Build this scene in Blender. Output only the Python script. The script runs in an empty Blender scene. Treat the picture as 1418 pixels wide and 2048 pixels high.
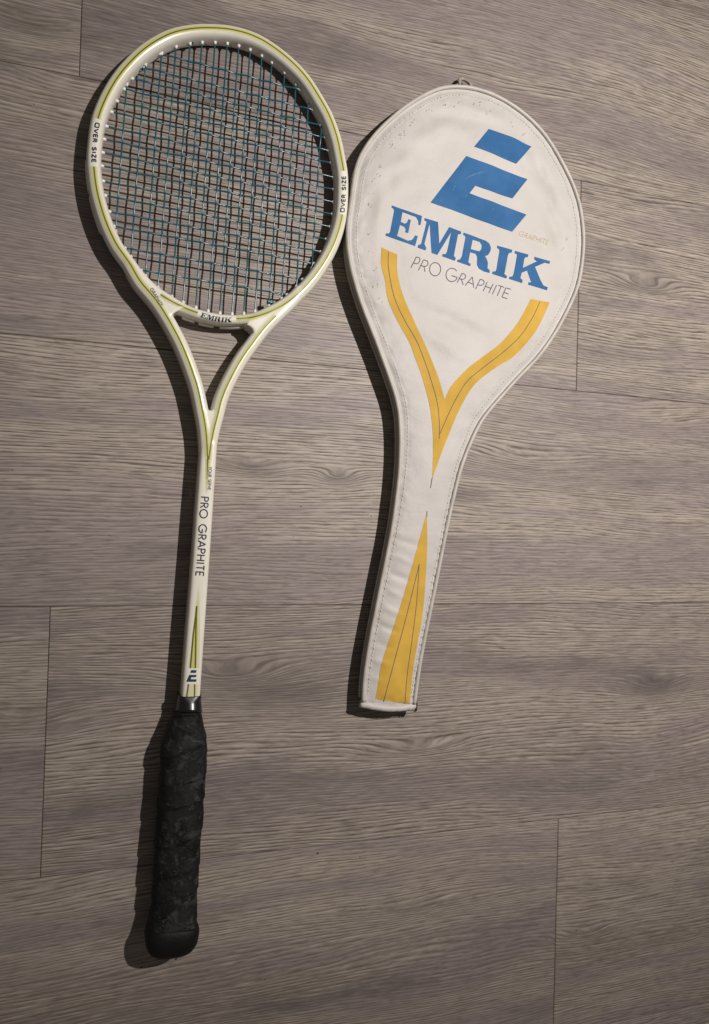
import bpy, bmesh, math, random
import numpy as np
from mathutils import Vector, Matrix, noise
from mathutils.bvhtree import BVHTree
from mathutils.geometry import delaunay_2d_cdt

random.seed(7)
scene = bpy.context.scene
COL = scene.collection

# ------------------------------------------------------------------ camera
IMW, IMH, FPX = 1418.0, 2048.0, 1500.0          # photograph size, focal length in its pixels
CAM_H = 0.5741                                   # metres above the floor
RX, RY, RZ = 0.0085, -0.3270, 0.0311
def rot(a, b, c):
    return (Matrix.Rotation(c, 3, 'Z') @ Matrix.Rotation(b, 3, 'Y') @ Matrix.Rotation(a, 3, 'X'))
CR = rot(RX, RY, RZ)
cam_d = bpy.data.cameras.new('camera')
cam_d.sensor_fit = 'VERTICAL'
cam_d.sensor_height = 36.0
cam_d.sensor_width = 36.0
cam_d.lens = 36.0 * FPX / IMH
cam_d.clip_start = 0.01
cam_d.clip_end = 50.0
cam = bpy.data.objects.new('camera', cam_d)
COL.objects.link(cam)
cam.matrix_world = Matrix.Translation((0, 0, CAM_H)) @ CR.to_4x4()
scene.camera = cam

# ------------------------------------------------------------------ light
world = bpy.data.worlds.new("World")
scene.world = world
world.use_nodes = True
bg = world.node_tree.nodes['Background']
bg.inputs[0].default_value = (1.0, 0.92, 0.86, 1)
bg.inputs[1].default_value = 0.105

LAMP = Vector((0.57, 0.385, 1.00))
AIM = Vector((0.35, 0.12, 0.0))
ld = bpy.data.lights.new('ceiling_spot', 'SPOT')
ld.energy = 60.0
ld.color = (1.0, 0.945, 0.90)
ld.spot_size = math.radians(82)
ld.spot_blend = 1.0
ld.shadow_soft_size = 0.011
lamp = bpy.data.objects.new('ceiling_spot', ld)
COL.objects.link(lamp)
lamp.location = LAMP
lamp.rotation_euler = (AIM - LAMP).to_track_quat('-Z', 'Y').to_euler()

scene.view_settings.view_transform = 'Standard'
scene.view_settings.look = 'None'
scene.view_settings.exposure = 0.0
scene.view_settings.gamma = 1.0

# ------------------------------------------------------------------ helpers
def at(px, py, z=0.0):
    """point of the place seen at photograph pixel (px, py), at height z (a number or a plane function)"""
    d = CR @ Vector(((px - IMW / 2) / FPX, -(py - IMH / 2) / FPX, -1.0))
    zz = z if not callable(z) else 0.012
    for _ in range(4):
        t = (zz - CAM_H) / d.z
        p = Vector((d.x * t, d.y * t, zz))
        if not callable(z):
            break
        zz = z(p.x, p.y)
    return p

def Z(x0, y0, s, pts):
    return [(x0 + x / s, y0 + y / s) for x, y in pts]

def spline(pts, n=None, step=None, closed=False):
    """Catmull-Rom through pts (any dimension), resampled evenly"""
    P = np.array([tuple(p) for p in pts], float)
    m = len(P)
    out = []
    segs = m if closed else m - 1
    for i in range(segs):
        p1, p2 = P[i % m], P[(i + 1) % m]
        p0 = P[(i - 1) % m] if (closed or i > 0) else 2 * p1 - p2
        p3 = P[(i + 2) % m] if (closed or i + 2 < m) else 2 * p2 - p1
        for t in np.linspace(0, 1, 12, endpoint=False):
            out.append(0.5 * ((2 * p1) + (-p0 + p2) * t + (2 * p0 - 5 * p1 + 4 * p2 - p3) * t * t + (-p0 + 3 * p1 - 3 * p2 + p3) * t ** 3))
    out.append(P[0] if closed else P[-1])
    return resample(out, n, step, closed)

def resample(pts, n=None, step=None, closed=False):
    P = np.array([tuple(p) for p in pts], float)
    seg = np.linalg.norm(np.diff(P, axis=0), axis=1)
    keep = np.concatenate([[True], seg > 1e-9])
    P = P[keep]
    s = np.concatenate([[0], np.cumsum(np.linalg.norm(np.diff(P, axis=0), axis=1))])
    if n is None:
        n = max(2, int(round(s[-1] / step)) + 1)
    q = np.linspace(0, s[-1], n)
    R = np.stack([np.interp(q, s, P[:, k]) for k in range(P.shape[1])], 1)
    if closed:
        R = R[:-1]
    return R

def smooth_path(P, it=2, closed=False):
    P = P.copy()
    for _ in range(it):
        if closed:
            P = 0.5 * P + 0.25 * (np.roll(P, 1, 0) + np.roll(P, -1, 0))
        else:
            P[1:-1] = 0.5 * P[1:-1] + 0.25 * (P[:-2] + P[2:])
    return P

def thing(name, label, cat, loc):
    o = bpy.data.objects.new(name, None)
    o.empty_display_size = 0.02
    COL.objects.link(o)
    o.location = loc
    o['label'] = label
    o['category'] = cat
    return o

ROOTLOC = {}
def obj(name, verts, faces, mat, parent=None, smooth=True, origin=None):
    """one mesh object from world coordinates"""
    L = Vector((0, 0, 0))
    p = parent
    while p is not None:
        L += p.location
        p = p.parent
    O = Vector(origin) if origin is not None else Vector(L)
    me = bpy.data.meshes.new(name)
    me.from_pydata([tuple(Vector(v) - O) for v in verts], [], faces)
    me.validate()
    me.update()
    o = bpy.data.objects.new(name, me)
    COL.objects.link(o)
    if parent is not None:
        o.parent = parent
    o.location = O - L
    if mat is not None:
        me.materials.append(mat)
    if smooth:
        me.polygons.foreach_set('use_smooth', [True] * len(me.polygons))
    return o

class MB:
    def __init__(self):
        self.v = []; self.f = []
    def add(self, v, f):
        b = len(self.v)
        self.v += [tuple(p) for p in v]
        self.f += [tuple(i + b for i in q) for q in f]
    def sweep(self, path, prof, closed=False, up=(0, 0, 1), cap=True):
        """prof: list per station (or one) of 2-D section points (side, up)"""
        P = [Vector(p) for p in path]
        n = len(P)
        up = Vector(up)
        one = not isinstance(prof[0][0], (list, tuple))
        m = len(prof) if one else len(prof[0])
        V = []
        for i in range(n):
            a = P[(i - 1) % n] if (closed or i > 0) else P[i]
            b = P[(i + 1) % n] if (closed or i < n - 1) else P[i]
            t = (b - a).normalized()
            s = t.cross(up).normalized()
            u = s.cross(t).normalized()
            pr = prof if one else prof[i]
            for x, y in pr:
                V.append(P[i] + s * x + u * y)
        F = []
        for i in range(n if closed else n - 1):
            j = (i + 1) % n
            for k in range(m):
                l = (k + 1) % m
                F.append((i * m + k, i * m + l, j * m + l, j * m + k))
        if cap and not closed:
            F.append(tuple(range(m))[::-1])
            F.append(tuple((n - 1) * m + k for k in range(m)))
        F = [q[::-1] for q in F]
        self.add(V, F)
    def tube(self, path, r, seg=8, closed=False, cap=True):
        if callable(r):
            n = len(path)
            pr = [[(r(i / (n - 1)) * math.cos(2 * math.pi * k / seg), r(i / (n - 1)) * math.sin(2 * math.pi * k / seg)) for k in range(seg)] for i in range(n)]
        else:
            pr = [(r * math.cos(2 * math.pi * k / seg), r * math.sin(2 * math.pi * k / seg)) for k in range(seg)]
        self.sweep(path, pr, closed, cap=cap)
    def build(self, name, mat, parent=None, smooth=True, origin=None):
        return obj(name, self.v, self.f, mat, parent, smooth, origin)

def superell(a, b, e, seg=28):
    out = []
    for k in range(seg):
        t = 2 * math.pi * k / seg
        c, s = math.cos(t), math.sin(t)
        r = (abs(c) ** e + abs(s) ** e) ** (-1.0 / e)
        out.append((a * r * c, b * r * s))
    return out

def in_poly(x, y, poly):
    poly = np.asarray(poly)
    x = np.asarray(x, float); y = np.asarray(y, float)
    inside = np.zeros(x.shape, bool)
    n = len(poly)
    j = n - 1
    for i in range(n):
        xi, yi = poly[i]; xj, yj = poly[j]
        c = ((yi > y) != (yj > y))
        with np.errstate(divide='ignore', invalid='ignore'):
            xx = (xj - xi) * (y - yi) / (yj - yi) + xi
        inside ^= c & (x < xx)
        j = i
    return inside

def dist_poly(X, Y, poly, closed=True):
    P = np.asarray(poly)
    Q = np.roll(P, -1, 0) if closed else P[1:]
    A = P if closed else P[:-1]
    best = np.full(X.shape, 1e9)
    for (ax, ay), (bx, by) in zip(A, Q):
        dx, dy = bx - ax, by - ay
        L = dx * dx + dy * dy + 1e-18
        t = np.clip(((X - ax) * dx + (Y - ay) * dy) / L, 0, 1)
        best = np.minimum(best, (X - ax - t * dx) ** 2 + (Y - ay - t * dy) ** 2)
    return np.sqrt(best)

def fill(polys, step, jitter=0.0):
    """triangulate the area of polys (first outer, others holes or further outers by even-odd) with interior points; returns xy array, tris"""
    K = 1000.0
    V = []; E = []
    for poly in polys:
        P = resample(np.vstack([poly, poly[:1]]), None, step, True) if False else np.asarray(poly)
        # subdivide long edges
        pts = []
        n = len(P)
        for i in range(n):
            a, b = P[i], P[(i + 1) % n]
            k = max(1, int(np.linalg.norm(b - a) / step))
            for q in range(k):
                pts.append(a + (b - a) * q / k)
        b0 = len(V)
        V += [Vector((p[0] * K, p[1] * K)) for p in pts]
        E += [(b0 + i, b0 + (i + 1) % len(pts)) for i in range(len(pts))]
    allp = np.vstack([np.asarray(p) for p in polys])
    lo, hi = allp.min(0), allp.max(0)
    gx, gy = np.meshgrid(np.arange(lo[0] + step / 2, hi[0], step), np.arange(lo[1] + step / 2, hi[1], step))
    gx = gx.copy(); gx[1::2] += step / 2
    gx = gx.ravel(); gy = gy.ravel()
    ins = np.zeros(gx.shape, bool)
    d = np.full(gx.shape, 1e9)
    for poly in polys:
        ins ^= in_poly(gx, gy, poly)
        d = np.minimum(d, dist_poly(gx, gy, poly))
    ok = ins & (d > step * 0.45)
    V += [Vector((x * K, y * K)) for x, y in zip(gx[ok], gy[ok])]
    ov, oe, of, _, _, _ = delaunay_2d_cdt(V, E, [], 0, 1e-4)
    ov = np.array([(v.x / K, v.y / K) for v in ov])
    T = np.array([f for f in of if len(f) == 3])
    c = ov[T].mean(1)
    ins = np.zeros(len(c), bool)
    for poly in polys:
        ins ^= in_poly(c[:, 0], c[:, 1], poly)
    return ov, [tuple(int(i) for i in t) for t in T[ins]]

def ccw(xy, tris):
    out = []
    for a, b, c in tris:
        ax, ay = xy[a]; bx, by = xy[b]; cx, cy = xy[c]
        out.append((a, b, c) if (bx - ax) * (cy - ay) - (by - ay) * (cx - ax) > 0 else (a, c, b))
    return out

class Print:
    """flat print laid on a surface: pieces are dropped straight down on it"""
    def __init__(self, bvh, lift):
        self.bvh = bvh; self.lift = lift; self.mb = MB()
    def drop(self, x, y):
        h = self.bvh.ray_cast(Vector((x, y, 0.2)), Vector((0, 0, -1)))
        return h[0].z + self.lift if h[0] is not None else None
    def normals(self, o):
        N = []
        for v in self.mb.v:
            acc = Vector((0, 0, 0))
            for dx, dy in ((0, 0), (0.0008, 0), (-0.0008, 0), (0, 0.0008), (0, -0.0008)):
                h = self.bvh.ray_cast(Vector((v[0] + dx, v[1] + dy, 0.2)), Vector((0, 0, -1)))
                if h[0] is not None: acc += h[1] if h[1].z > 0 else -h[1]
            N.append(acc.normalized() if acc.length > 0 else Vector((0, 0, 1)))
        o.data.normals_split_custom_set_from_vertices(N)
    def polys(self, polys, step=0.0015):
        xy, T = fill([np.asarray(p) for p in polys], step)
        zs = [self.drop(x, y) for x, y in xy]
        good = [z for z in zs if z is not None]
        zs = [z if z is not None else (min(good) if good else 0) for z in zs]
        self.mb.add([(x, y, z) for (x, y), z in zip(xy, zs)], ccw(xy, T))
    def stroke(self, path, w, step=0.0012, closed=False, across=2):
        """ribbon of width w (number or function of 0..1)"""
        P = resample(np.asarray(path)[:, :2], None, step, False)
        n = len(P)
        V = []; F = []
        for i in range(n):
            t = P[min(i + 1, n - 1)] - P[max(i - 1, 0)]
            if closed and (i == 0 or i == n - 1):
                t = P[1] - P[-2]
            t = t / (np.linalg.norm(t) + 1e-12)
            s = np.array((-t[1], t[0]))
            ww = w(i / (n - 1)) if callable(w) else w
            row = []
            for k in range(across + 1):
                q = P[i] + s * ww * (k / across - 0.5)
                z = self.drop(q[0], q[1])
                row.append((q[0], q[1], z))
            zz = [r[2] for r in row if r[2] is not None]
            dz = min(zz) if zz else 0.0
            V += [(a, b, c if c is not None else dz) for a, b, c in row]
        m = across + 1
        for i in range(n - 1):
            for k in range(across):
                F.append((i * m + k, (i + 1) * m + k, (i + 1) * m + k + 1, i * m + k + 1))
        self.mb.add(V, F)
    def build(self, name, mat, parent):
        o = self.mb.build(name, mat, parent)
        if len(o.data.vertices) == len(self.mb.v): self.normals(o)
        return o

# --- a light stroke alphabet (unit cap height; advance width given) used for the sans lettering
def arc(cx, cy, rx, ry, a0, a1, n=14):
    return [(cx + rx * math.cos(math.radians(a0 + (a1 - a0) * i / n)), cy + ry * math.sin(math.radians(a0 + (a1 - a0) * i / n))) for i in range(n + 1)]
FONT = {
 'P': (0.56, [[(0.05, 0), (0.05, 1)], [(0.05, 1)] + arc(0.24, 0.75, 0.27, 0.25, 90, -90, 8) + [(0.05, 0.5)]]),
 'R': (0.60, [[(0.05, 0), (0.05, 1)], [(0.05, 1)] + arc(0.24, 0.75, 0.27, 0.25, 90, -90, 8) + [(0.05, 0.5)], [(0.24, 0.5), (0.55, 0)]]),
 'O': (1.04, [arc(0.5, 0.5, 0.47, 0.5, 0, 360, 28)]),
 'G': (1.02, [arc(0.5, 0.5, 0.47, 0.5, 42, 355, 24) + [(0.52, 0.47)]]),
 'A': (0.74, [[(0, 0), (0.36, 1), (0.72, 0)], [(0.12, 0.32), (0.6, 0.32)]]),
 'H': (0.72, [[(0.06, 0), (0.06, 1)], [(0.64, 0), (0.64, 1)], [(0.06, 0.52), (0.64, 0.52)]]),
 'I': (0.24, [[(0.1, 0), (0.1, 1)]]),
 'T': (0.56, [[(0.27, 0), (0.27, 1)], [(0, 1), (0.54, 1)]]),
 'E': (0.54, [[(0.48, 1), (0.06, 1), (0.06, 0), (0.48, 0)], [(0.06, 0.52), (0.44, 0.52)]]),
 'V': (0.70, [[(0, 1), (0.34, 0), (0.68, 1)]]),
 'S': (0.62, [[(0.56, 0.92), (0.3, 1.0), (0.08, 0.86), (0.08, 0.64), (0.3, 0.52), (0.52, 0.40), (0.56, 0.16), (0.32, 0), (0.04, 0.1)]]),
 'Z': (0.62, [[(0.04, 1), (0.56, 1), (0.04, 0), (0.58, 0)]]),
 'Y': (0.66, [[(0, 1), (0.32, 0.5), (0.64, 1)], [(0.32, 0.5), (0.32, 0)]]),
 'U': (0.70, [[(0.06, 1), (0.06, 0.3)] + arc(0.34, 0.3, 0.28, 0.3, 180, 360, 10) + [(0.62, 1)]]),
 ' ': (0.42, []),
}
FONT['o'] = (0.80, [[(0.1, 0), (0.62, 0), (0.68, 0.1), (0.68, 0.9), (0.62, 1), (0.1, 1), (0.04, 0.9), (0.04, 0.1), (0.1, 0)]])
def text_strokes(txt, base_px, height_px, gap=0.12):
    """strokes in photograph pixels along a baseline path; height number or (start, end)"""
    adv = []
    x = 0
    for ch in txt:
        w, st = FONT[ch]
        adv.append(x)
        x += w + gap
    total = x - gap
    B = resample(spline(base_px, n=60), n=200)
    s = np.concatenate([[0], np.cumsum(np.linalg.norm(np.diff(B, axis=0), axis=1))])
    out = []
    h0, h1 = height_px if isinstance(height_px, tuple) else (height_px, height_px)
    for ch, x0 in zip(txt, adv):
        for st in FONT[ch][1]:
            q = []
            for (u, v) in st:
                d = (x0 + u) / total * s[-1]
                px = np.interp(d, s, B[:, 0]); py = np.interp(d, s, B[:, 1])
                e = 1.5
                tx = np.interp(d + e, s, B[:, 0]) - np.interp(d - e, s, B[:, 0])
                ty = np.interp(d + e, s, B[:, 1]) - np.interp(d - e, s, B[:, 1])
                L = math.hypot(tx, ty)
                nx, ny = ty / L, -tx / L            # left of travel on screen = letter up
                h = h0 + (h1 - h0) * d / s[-1]
                q.append((px + nx * v * h, py + ny * v * h))
            out.append(q)
    return out

# ------------------------------------------------------------------ materials
def new_mat(name):
    m = bpy.data.materials.new(name)
    m.use_nodes = True
    nt = m.node_tree
    b = nt.nodes['Principled BSDF']
    return m, nt, b
class NT:
    def __init__(self, nt): self.nt = nt
    def n(self, t, **k):
        o = self.nt.nodes.new(t)
        for a, v in k.items(): setattr(o, a, v)
        return o
    def link(self, a, b): self.nt.links.new(a, b)
    def val(self, sock, v):
        if hasattr(v, 'is_linked') or hasattr(v, 'links'): self.link(v, sock)
        else: sock.default_value = v
    def math(self, op, a, b=None, c=None, clamp=False):
        o = self.n('ShaderNodeMath', operation=op, use_clamp=clamp)
        self.val(o.inputs[0], a)
        if b is not None: self.val(o.inputs[1], b)
        if c is not None: self.val(o.inputs[2], c)
        return o.outputs[0]
    def comb(self, x, y, z=0.0):
        o = self.n('ShaderNodeCombineXYZ')
        for i, v in enumerate((x, y, z)): self.val(o.inputs[i], v)
        return o.outputs[0]
    def noise(self, vec, scale=1.0, detail=2.0, rough=0.5, dist=0.0):
        o = self.n('ShaderNodeTexNoise')
        o.inputs['Scale'].default_value = scale
        o.inputs['Detail'].default_value = detail
        o.inputs['Roughness'].default_value = rough
        o.inputs['Distortion'].default_value = dist
        if vec is not None: self.link(vec, o.inputs['Vector'])
        return o.outputs[0]
    def ramp(self, fac, stops, interp='LINEAR'):
        o = self.n('ShaderNodeValToRGB')
        o.color_ramp.interpolation = interp
        el = o.color_ramp.elements
        while len(el) < len(stops): el.new(0.5)
        for e, (p, c) in zip(el, stops):
            e.position = p
            e.color = (c, c, c, 1) if not isinstance(c, tuple) else (*c, 1)
        self.link(fac, o.inputs[0])
        return o.outputs[0]
    def mix(self, fac, a, b, mode='MIX'):
        o = self.n('ShaderNodeMix', data_type='RGBA', blend_type=mode)
        self.val(o.inputs[0], fac)
        for i, v in ((6, a), (7, b)):
            if isinstance(v, tuple): o.inputs[i].default_value = (*v, 1)
            else: self.link(v, o.inputs[i])
        return o.outputs[2]
    def bump(self, h, dist, strength=1.0, normal=None):
        o = self.n('ShaderNodeBump')
        o.inputs['Distance'].default_value = dist
        o.inputs['Strength'].default_value = strength
        self.link(h, o.inputs['Height'])
        if normal is not None: self.link(normal, o.inputs['Normal'])
        return o.outputs[0]

def simple(name, col, rough=0.5, spec=0.5, coat=0.0, mottled=0.0, mscale=120.0, metal=0.0, bump=0.0, bscale=900.0):
    m, nt, b = new_mat(name)
    t = NT(nt)
    b.inputs['Roughness'].default_value = rough
    b.inputs['Specular IOR Level'].default_value = spec
    b.inputs['Metallic'].default_value = metal
    b.inputs['Coat Weight'].default_value = coat
    b.inputs['Coat Roughness'].default_value = 0.12
    pos = t.n('ShaderNodeNewGeometry').outputs['Position']
    n1 = t.noise(pos, mscale, 4.0, 0.6)
    f = t.ramp(n1, [(0.3, 1.0 - mottled), (0.7, 1.0)])
    c = t.mix(1.0, col, f, 'MULTIPLY')
    t.link(c, b.inputs['Base Color'])
    if bump > 0:
        n2 = t.noise(pos, bscale, 3.0, 0.6)
        t.link(t.bump(n2, bump), b.inputs['Normal'])
    return m

# wood floor: grain drawn as level lines of a warped height field, with knots of its own
KNOTS = [ # px, py, half length m, half width m, lift m, tint
    (679, 957, 0.018, 0.0065, 0.0085, 1.0),
    (505, 935, 0.028, 0.0070, 0.0060, 1.0),
    (1310, 1372, 0.034, 0.0090, 0.0115, 0.9),
    (450, 1352, 0.040, 0.0090, 0.0120, 0.6),
    (1295, 570, 0.030, 0.0075, 0.0080, 0.5),
    (1040, 925, 0.070, 0.0120, 0.0110, 0.25),
    (1165, 1868, 0.030, 0.0070, 0.0070, 0.5),
    (60, 45, 0.030, 0.0100, 0.0050, 0.9),
    (840, 1500, 0.050, 0.0080, 0.0085, 0.25),
    (575, 1385, 0.055, 0.0150, 0.0040, 0.95), (935, 988, 0.030, 0.0070, 0.0030, 1.0), (330, 2030, 0.200, 0.0200, 0.0000, 0.45),
    (1230, 1900, 0.100, 0.0180, 0.0050, 0.45), (1290, 1345, 0.080, 0.0200, 0.0000, 0.40), (60, 1440, 0.030, 0.0130, 0.0040, 0.55),
    (700, 1560, 0.060, 0.0060, 0.0030, 0.35), (1330, 480, 0.050, 0.0050, 0.0030, 0.40), (30, 640, 0.050, 0.0050, 0.0010, 0.45),
    (850, 1815, 0.080, 0.0080, 0.0060, 0.40), (560, 690, 0.050, 0.0120, 0.0000, 0.25),
]
def wood():
    m, nt, b = new_mat('grey_brown_wood')
    t = NT(nt)
    geo = t.n('ShaderNodeNewGeometry')
    sep = t.n('ShaderNodeSeparateXYZ')
    t.link(geo.outputs['Position'], sep.inputs[0])
    X, Y = sep.outputs[0], sep.outputs[1]
    rnd = t.n('ShaderNodeObjectInfo').outputs['Random']
    ox = t.math('MULTIPLY', rnd, 37.0)
    oz = t.math('MULTIPLY', rnd, 91.0)
    xs = t.math('ADD', X, ox)
    # slow warp of the grain
    w1 = t.noise(t.comb(t.math('MULTIPLY', xs, 2.2), t.math('MULTIPLY', Y, 10.0), oz), 1.0, 2.0, 0.45)
    w2 = t.noise(t.comb(t.math('MULTIPLY', xs, 11.0), t.math('MULTIPLY', Y, 45.0), oz), 1.0, 2.0, 0.5)
    h = t.math('ADD', Y, t.math('MULTIPLY', t.math('SUBTRACT', w1, 0.5), 0.046))
    h = t.math('ADD', h, t.math('MULTIPLY', t.math('SUBTRACT', w2, 0.5), 0.0028))
    tint = None
    for (px, py, sx, sy, amp, tn) in KNOTS:
        k = at(px, py, 0)
        dx = t.math('DIVIDE', t.math('SUBTRACT', X, k.x), sx)
        dy = t.math('DIVIDE', t.math('SUBTRACT', Y, k.y), sy)
        g = t.math('EXPONENT', t.math('MULTIPLY', t.math('ADD', t.math('MULTIPLY', dx, dx), t.math('MULTIPLY', dy, dy)), -1.0))
        h = t.math('ADD', h, t.math('MULTIPLY', g, amp))
        tt = t.math('MULTIPLY', g, tn)
        tint = tt if tint is None else t.math('ADD', tint, tt)
    # growth lines: a fairly regular beat across the grain, broken up along it
    wob = t.noise(t.comb(t.math('MULTIPLY', xs, 8.0), t.math('MULTIPLY', h, 95.0), oz), 1.0, 2.0, 0.5)
    ph = t.math('ADD', t.math('MULTIPLY', h, 400.0), t.math('MULTIPLY', wob, 3.0))
    ph = t.math('MULTIPLY', ph, 6.28318)
    s1 = t.math('MULTIPLY_ADD', t.math('SINE', ph), 0.5, 0.5)
    s2 = t.math('MULTIPLY_ADD', t.math('SINE', t.math('ADD', ph, 2.0)), 0.5, 0.5)
    m1 = t.noise(t.comb(t.math('MULTIPLY', xs, 46.0), t.math('MULTIPLY', h, 360.0), oz), 1.0, 3.0, 0.6)
    m2 = t.noise(t.comb(t.math('MULTIPLY', xs, 40.0), t.math('MULTIPLY', h, 380.0), t.math('ADD', oz, 3.3)), 1.0, 3.0, 0.6)
    f1 = t.noise(t.comb(t.math('MULTIPLY', xs, 75.0), t.math('MULTIPLY', h, 950.0), oz), 1.0, 2.0, 0.6)
    p1 = t.noise(t.comb(t.math('MULTIPLY', xs, 70.0), t.math('MULTIPLY', h, 1000.0), oz), 1.0, 1.0, 0.5)
    dk = t.math('MULTIPLY', t.ramp(s1, [(0.50, 0.0), (0.95, 1.0)]), t.ramp(m1, [(0.36, 0.10), (0.58, 1.0)]))
    lt = t.math('MULTIPLY', t.ramp(s2, [(0.50, 0.0), (0.95, 1.0)]), t.ramp(m2, [(0.40, 0.05), (0.62, 1.0)]))
    # tone patches: warm beige to smooth purple grey
    tone = t.noise(t.comb(t.math('MULTIPLY', xs, 3.4), t.math('MULTIPLY', h, 30.0), oz), 1.0, 3.0, 0.5)
    tone2 = t.noise(t.comb(t.math('MULTIPLY', xs, 4.0), t.math('MULTIPLY', h, 22.0), t.math('ADD', oz, 8.1)), 1.0, 3.0, 0.6)
    beige = t.ramp(tone, [(0.42, 0.0), (0.53, 1.0)])
    dark = t.math('MULTIPLY', t.ramp(tone2, [(0.30, 1.0), (0.46, 0.0)]), 0.8)
    dark = t.math('ADD', dark, tint, clamp=True)
    lines = t.math('MULTIPLY', t.math('MULTIPLY_ADD', beige, 0.45, 0.55), t.math('MULTIPLY_ADD', dark, -0.5, 1.0))
    r2 = t.math('FRACT', t.math('MULTIPLY', rnd, 17.3))
    lines = t.math('MULTIPLY', lines, t.math('MULTIPLY_ADD', r2, 0.45, 0.72))
    dk = t.math('MULTIPLY', dk, lines)
    lt = t.math('MULTIPLY', lt, lines)
    base = t.mix(beige, (0.226, 0.186, 0.178), (0.292, 0.248, 0.208))
    tone3 = t.noise(t.comb(t.math('MULTIPLY', xs, 1.7), t.math('MULTIPLY', h, 10.0), t.math('ADD', oz, 4.7)), 1.0, 2.0, 0.5)
    base = t.mix(t.ramp(tone3, [(0.36, 0.42), (0.56, 0.0)]), base, (0.150, 0.122, 0.112))
    base = t.mix(t.math('MULTIPLY', dark, 0.78), base, (0.098, 0.080, 0.077))
    pl = t.math('MULTIPLY_ADD', rnd, 0.22, 0.94)
    base = t.mix(1.0, base, t.comb(pl, pl, pl), 'MULTIPLY')
    c = t.mix(t.math('MULTIPLY', dk, 0.86), base, (0.070, 0.052, 0.045))
    c = t.mix(t.math('MULTIPLY', lt, 0.52), c, (0.47, 0.405, 0.345))
    c = t.mix(t.math('MULTIPLY', t.ramp(f1, [(0.30, 1.0), (0.50, 0.0)]), 0.52), c, (0.090, 0.070, 0.060))
    c = t.mix(t.math('MULTIPLY', t.ramp(f1, [(0.56, 0.0), (0.74, 1.0)]), 0.22), c, (0.42, 0.37, 0.31))
    c = t.mix(t.math('MULTIPLY', t.ramp(p1, [(0.28, 1.0), (0.36, 0.0)]), 0.40), c, (0.06, 0.047, 0.040))
    t.link(c, b.inputs['Base Color'])
    hh = t.math('ADD', t.math('SUBTRACT', 1.0, dk), t.math('MULTIPLY', f1, 0.6))
    t.link(t.bump(hh, 0.00013), b.inputs['Normal'])
    d1 = t.math('SUBTRACT', 1.0, dk)
    t.link(t.math('MULTIPLY_ADD', t.math('SUBTRACT', 1.0, d1), 0.15, 0.48), b.inputs['Roughness'])
    b.inputs['Specular IOR Level'].default_value = 0.30
    return m

def fabric():
    m, nt, b = new_mat('cream_vinyl_canvas')
    t = NT(nt)
    pos = t.n('ShaderNodeNewGeometry').outputs['Position']
    sep = t.n('ShaderNodeSeparateXYZ'); t.link(pos, sep.inputs[0])
    n1 = t.noise(pos, 22.0, 4.0, 0.6)
    n2 = t.noise(pos, 160.0, 4.0, 0.65)
    c = t.mix(t.ramp(n1, [(0.35, 0.0), (0.65, 1.0)]), (0.470, 0.444, 0.418), (0.512, 0.484, 0.458))
    c = t.mix(t.math('MULTIPLY', t.ramp(n2, [(0.60, 0.0), (0.75, 1.0)]), 0.22), c, (0.40, 0.345, 0.285))
    sp = t.noise(pos, 700.0, 2.0, 0.5)
    c = t.mix(t.math('MULTIPLY', t.ramp(sp, [(0.72, 0.0), (0.76, 1.0)]), 0.35), c, (0.38, 0.31, 0.25))
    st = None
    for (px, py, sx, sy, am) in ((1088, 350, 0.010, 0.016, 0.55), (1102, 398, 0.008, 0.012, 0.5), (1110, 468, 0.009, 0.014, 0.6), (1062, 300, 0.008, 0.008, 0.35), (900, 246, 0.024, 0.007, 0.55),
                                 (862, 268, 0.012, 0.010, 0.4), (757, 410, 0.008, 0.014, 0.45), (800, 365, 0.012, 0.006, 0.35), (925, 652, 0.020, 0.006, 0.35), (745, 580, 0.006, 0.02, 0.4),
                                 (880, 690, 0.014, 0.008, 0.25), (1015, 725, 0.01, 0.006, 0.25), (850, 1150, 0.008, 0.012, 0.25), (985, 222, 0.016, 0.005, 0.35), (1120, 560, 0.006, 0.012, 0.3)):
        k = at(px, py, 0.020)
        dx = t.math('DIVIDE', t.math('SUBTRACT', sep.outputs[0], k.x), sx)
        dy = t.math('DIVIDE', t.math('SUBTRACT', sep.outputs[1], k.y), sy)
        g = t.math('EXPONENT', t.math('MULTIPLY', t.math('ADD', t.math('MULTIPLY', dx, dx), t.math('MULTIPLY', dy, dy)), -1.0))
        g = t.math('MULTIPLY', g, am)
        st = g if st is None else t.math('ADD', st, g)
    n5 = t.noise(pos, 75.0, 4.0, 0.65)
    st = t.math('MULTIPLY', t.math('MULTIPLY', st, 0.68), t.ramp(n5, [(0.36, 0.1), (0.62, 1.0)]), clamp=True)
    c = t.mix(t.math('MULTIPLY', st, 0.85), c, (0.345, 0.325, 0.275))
    t.link(c, b.inputs['Base Color'])
    wx = t.math('SINE', t.math('MULTIPLY', sep.outputs[0], 5200.0))
    wy = t.math('SINE', t.math('MULTIPLY', sep.outputs[1], 5200.0))
    wv = t.math('MULTIPLY', wx, wy)
    nb = t.bump(wv, 0.00003)
    t.link(t.bump(n2, 0.00035, 1.0, nb), b.inputs['Normal'])
    b.inputs['Roughness'].default_value = 0.52
    b.inputs['Specular IOR Level'].default_value = 0.35
    return m

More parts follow.
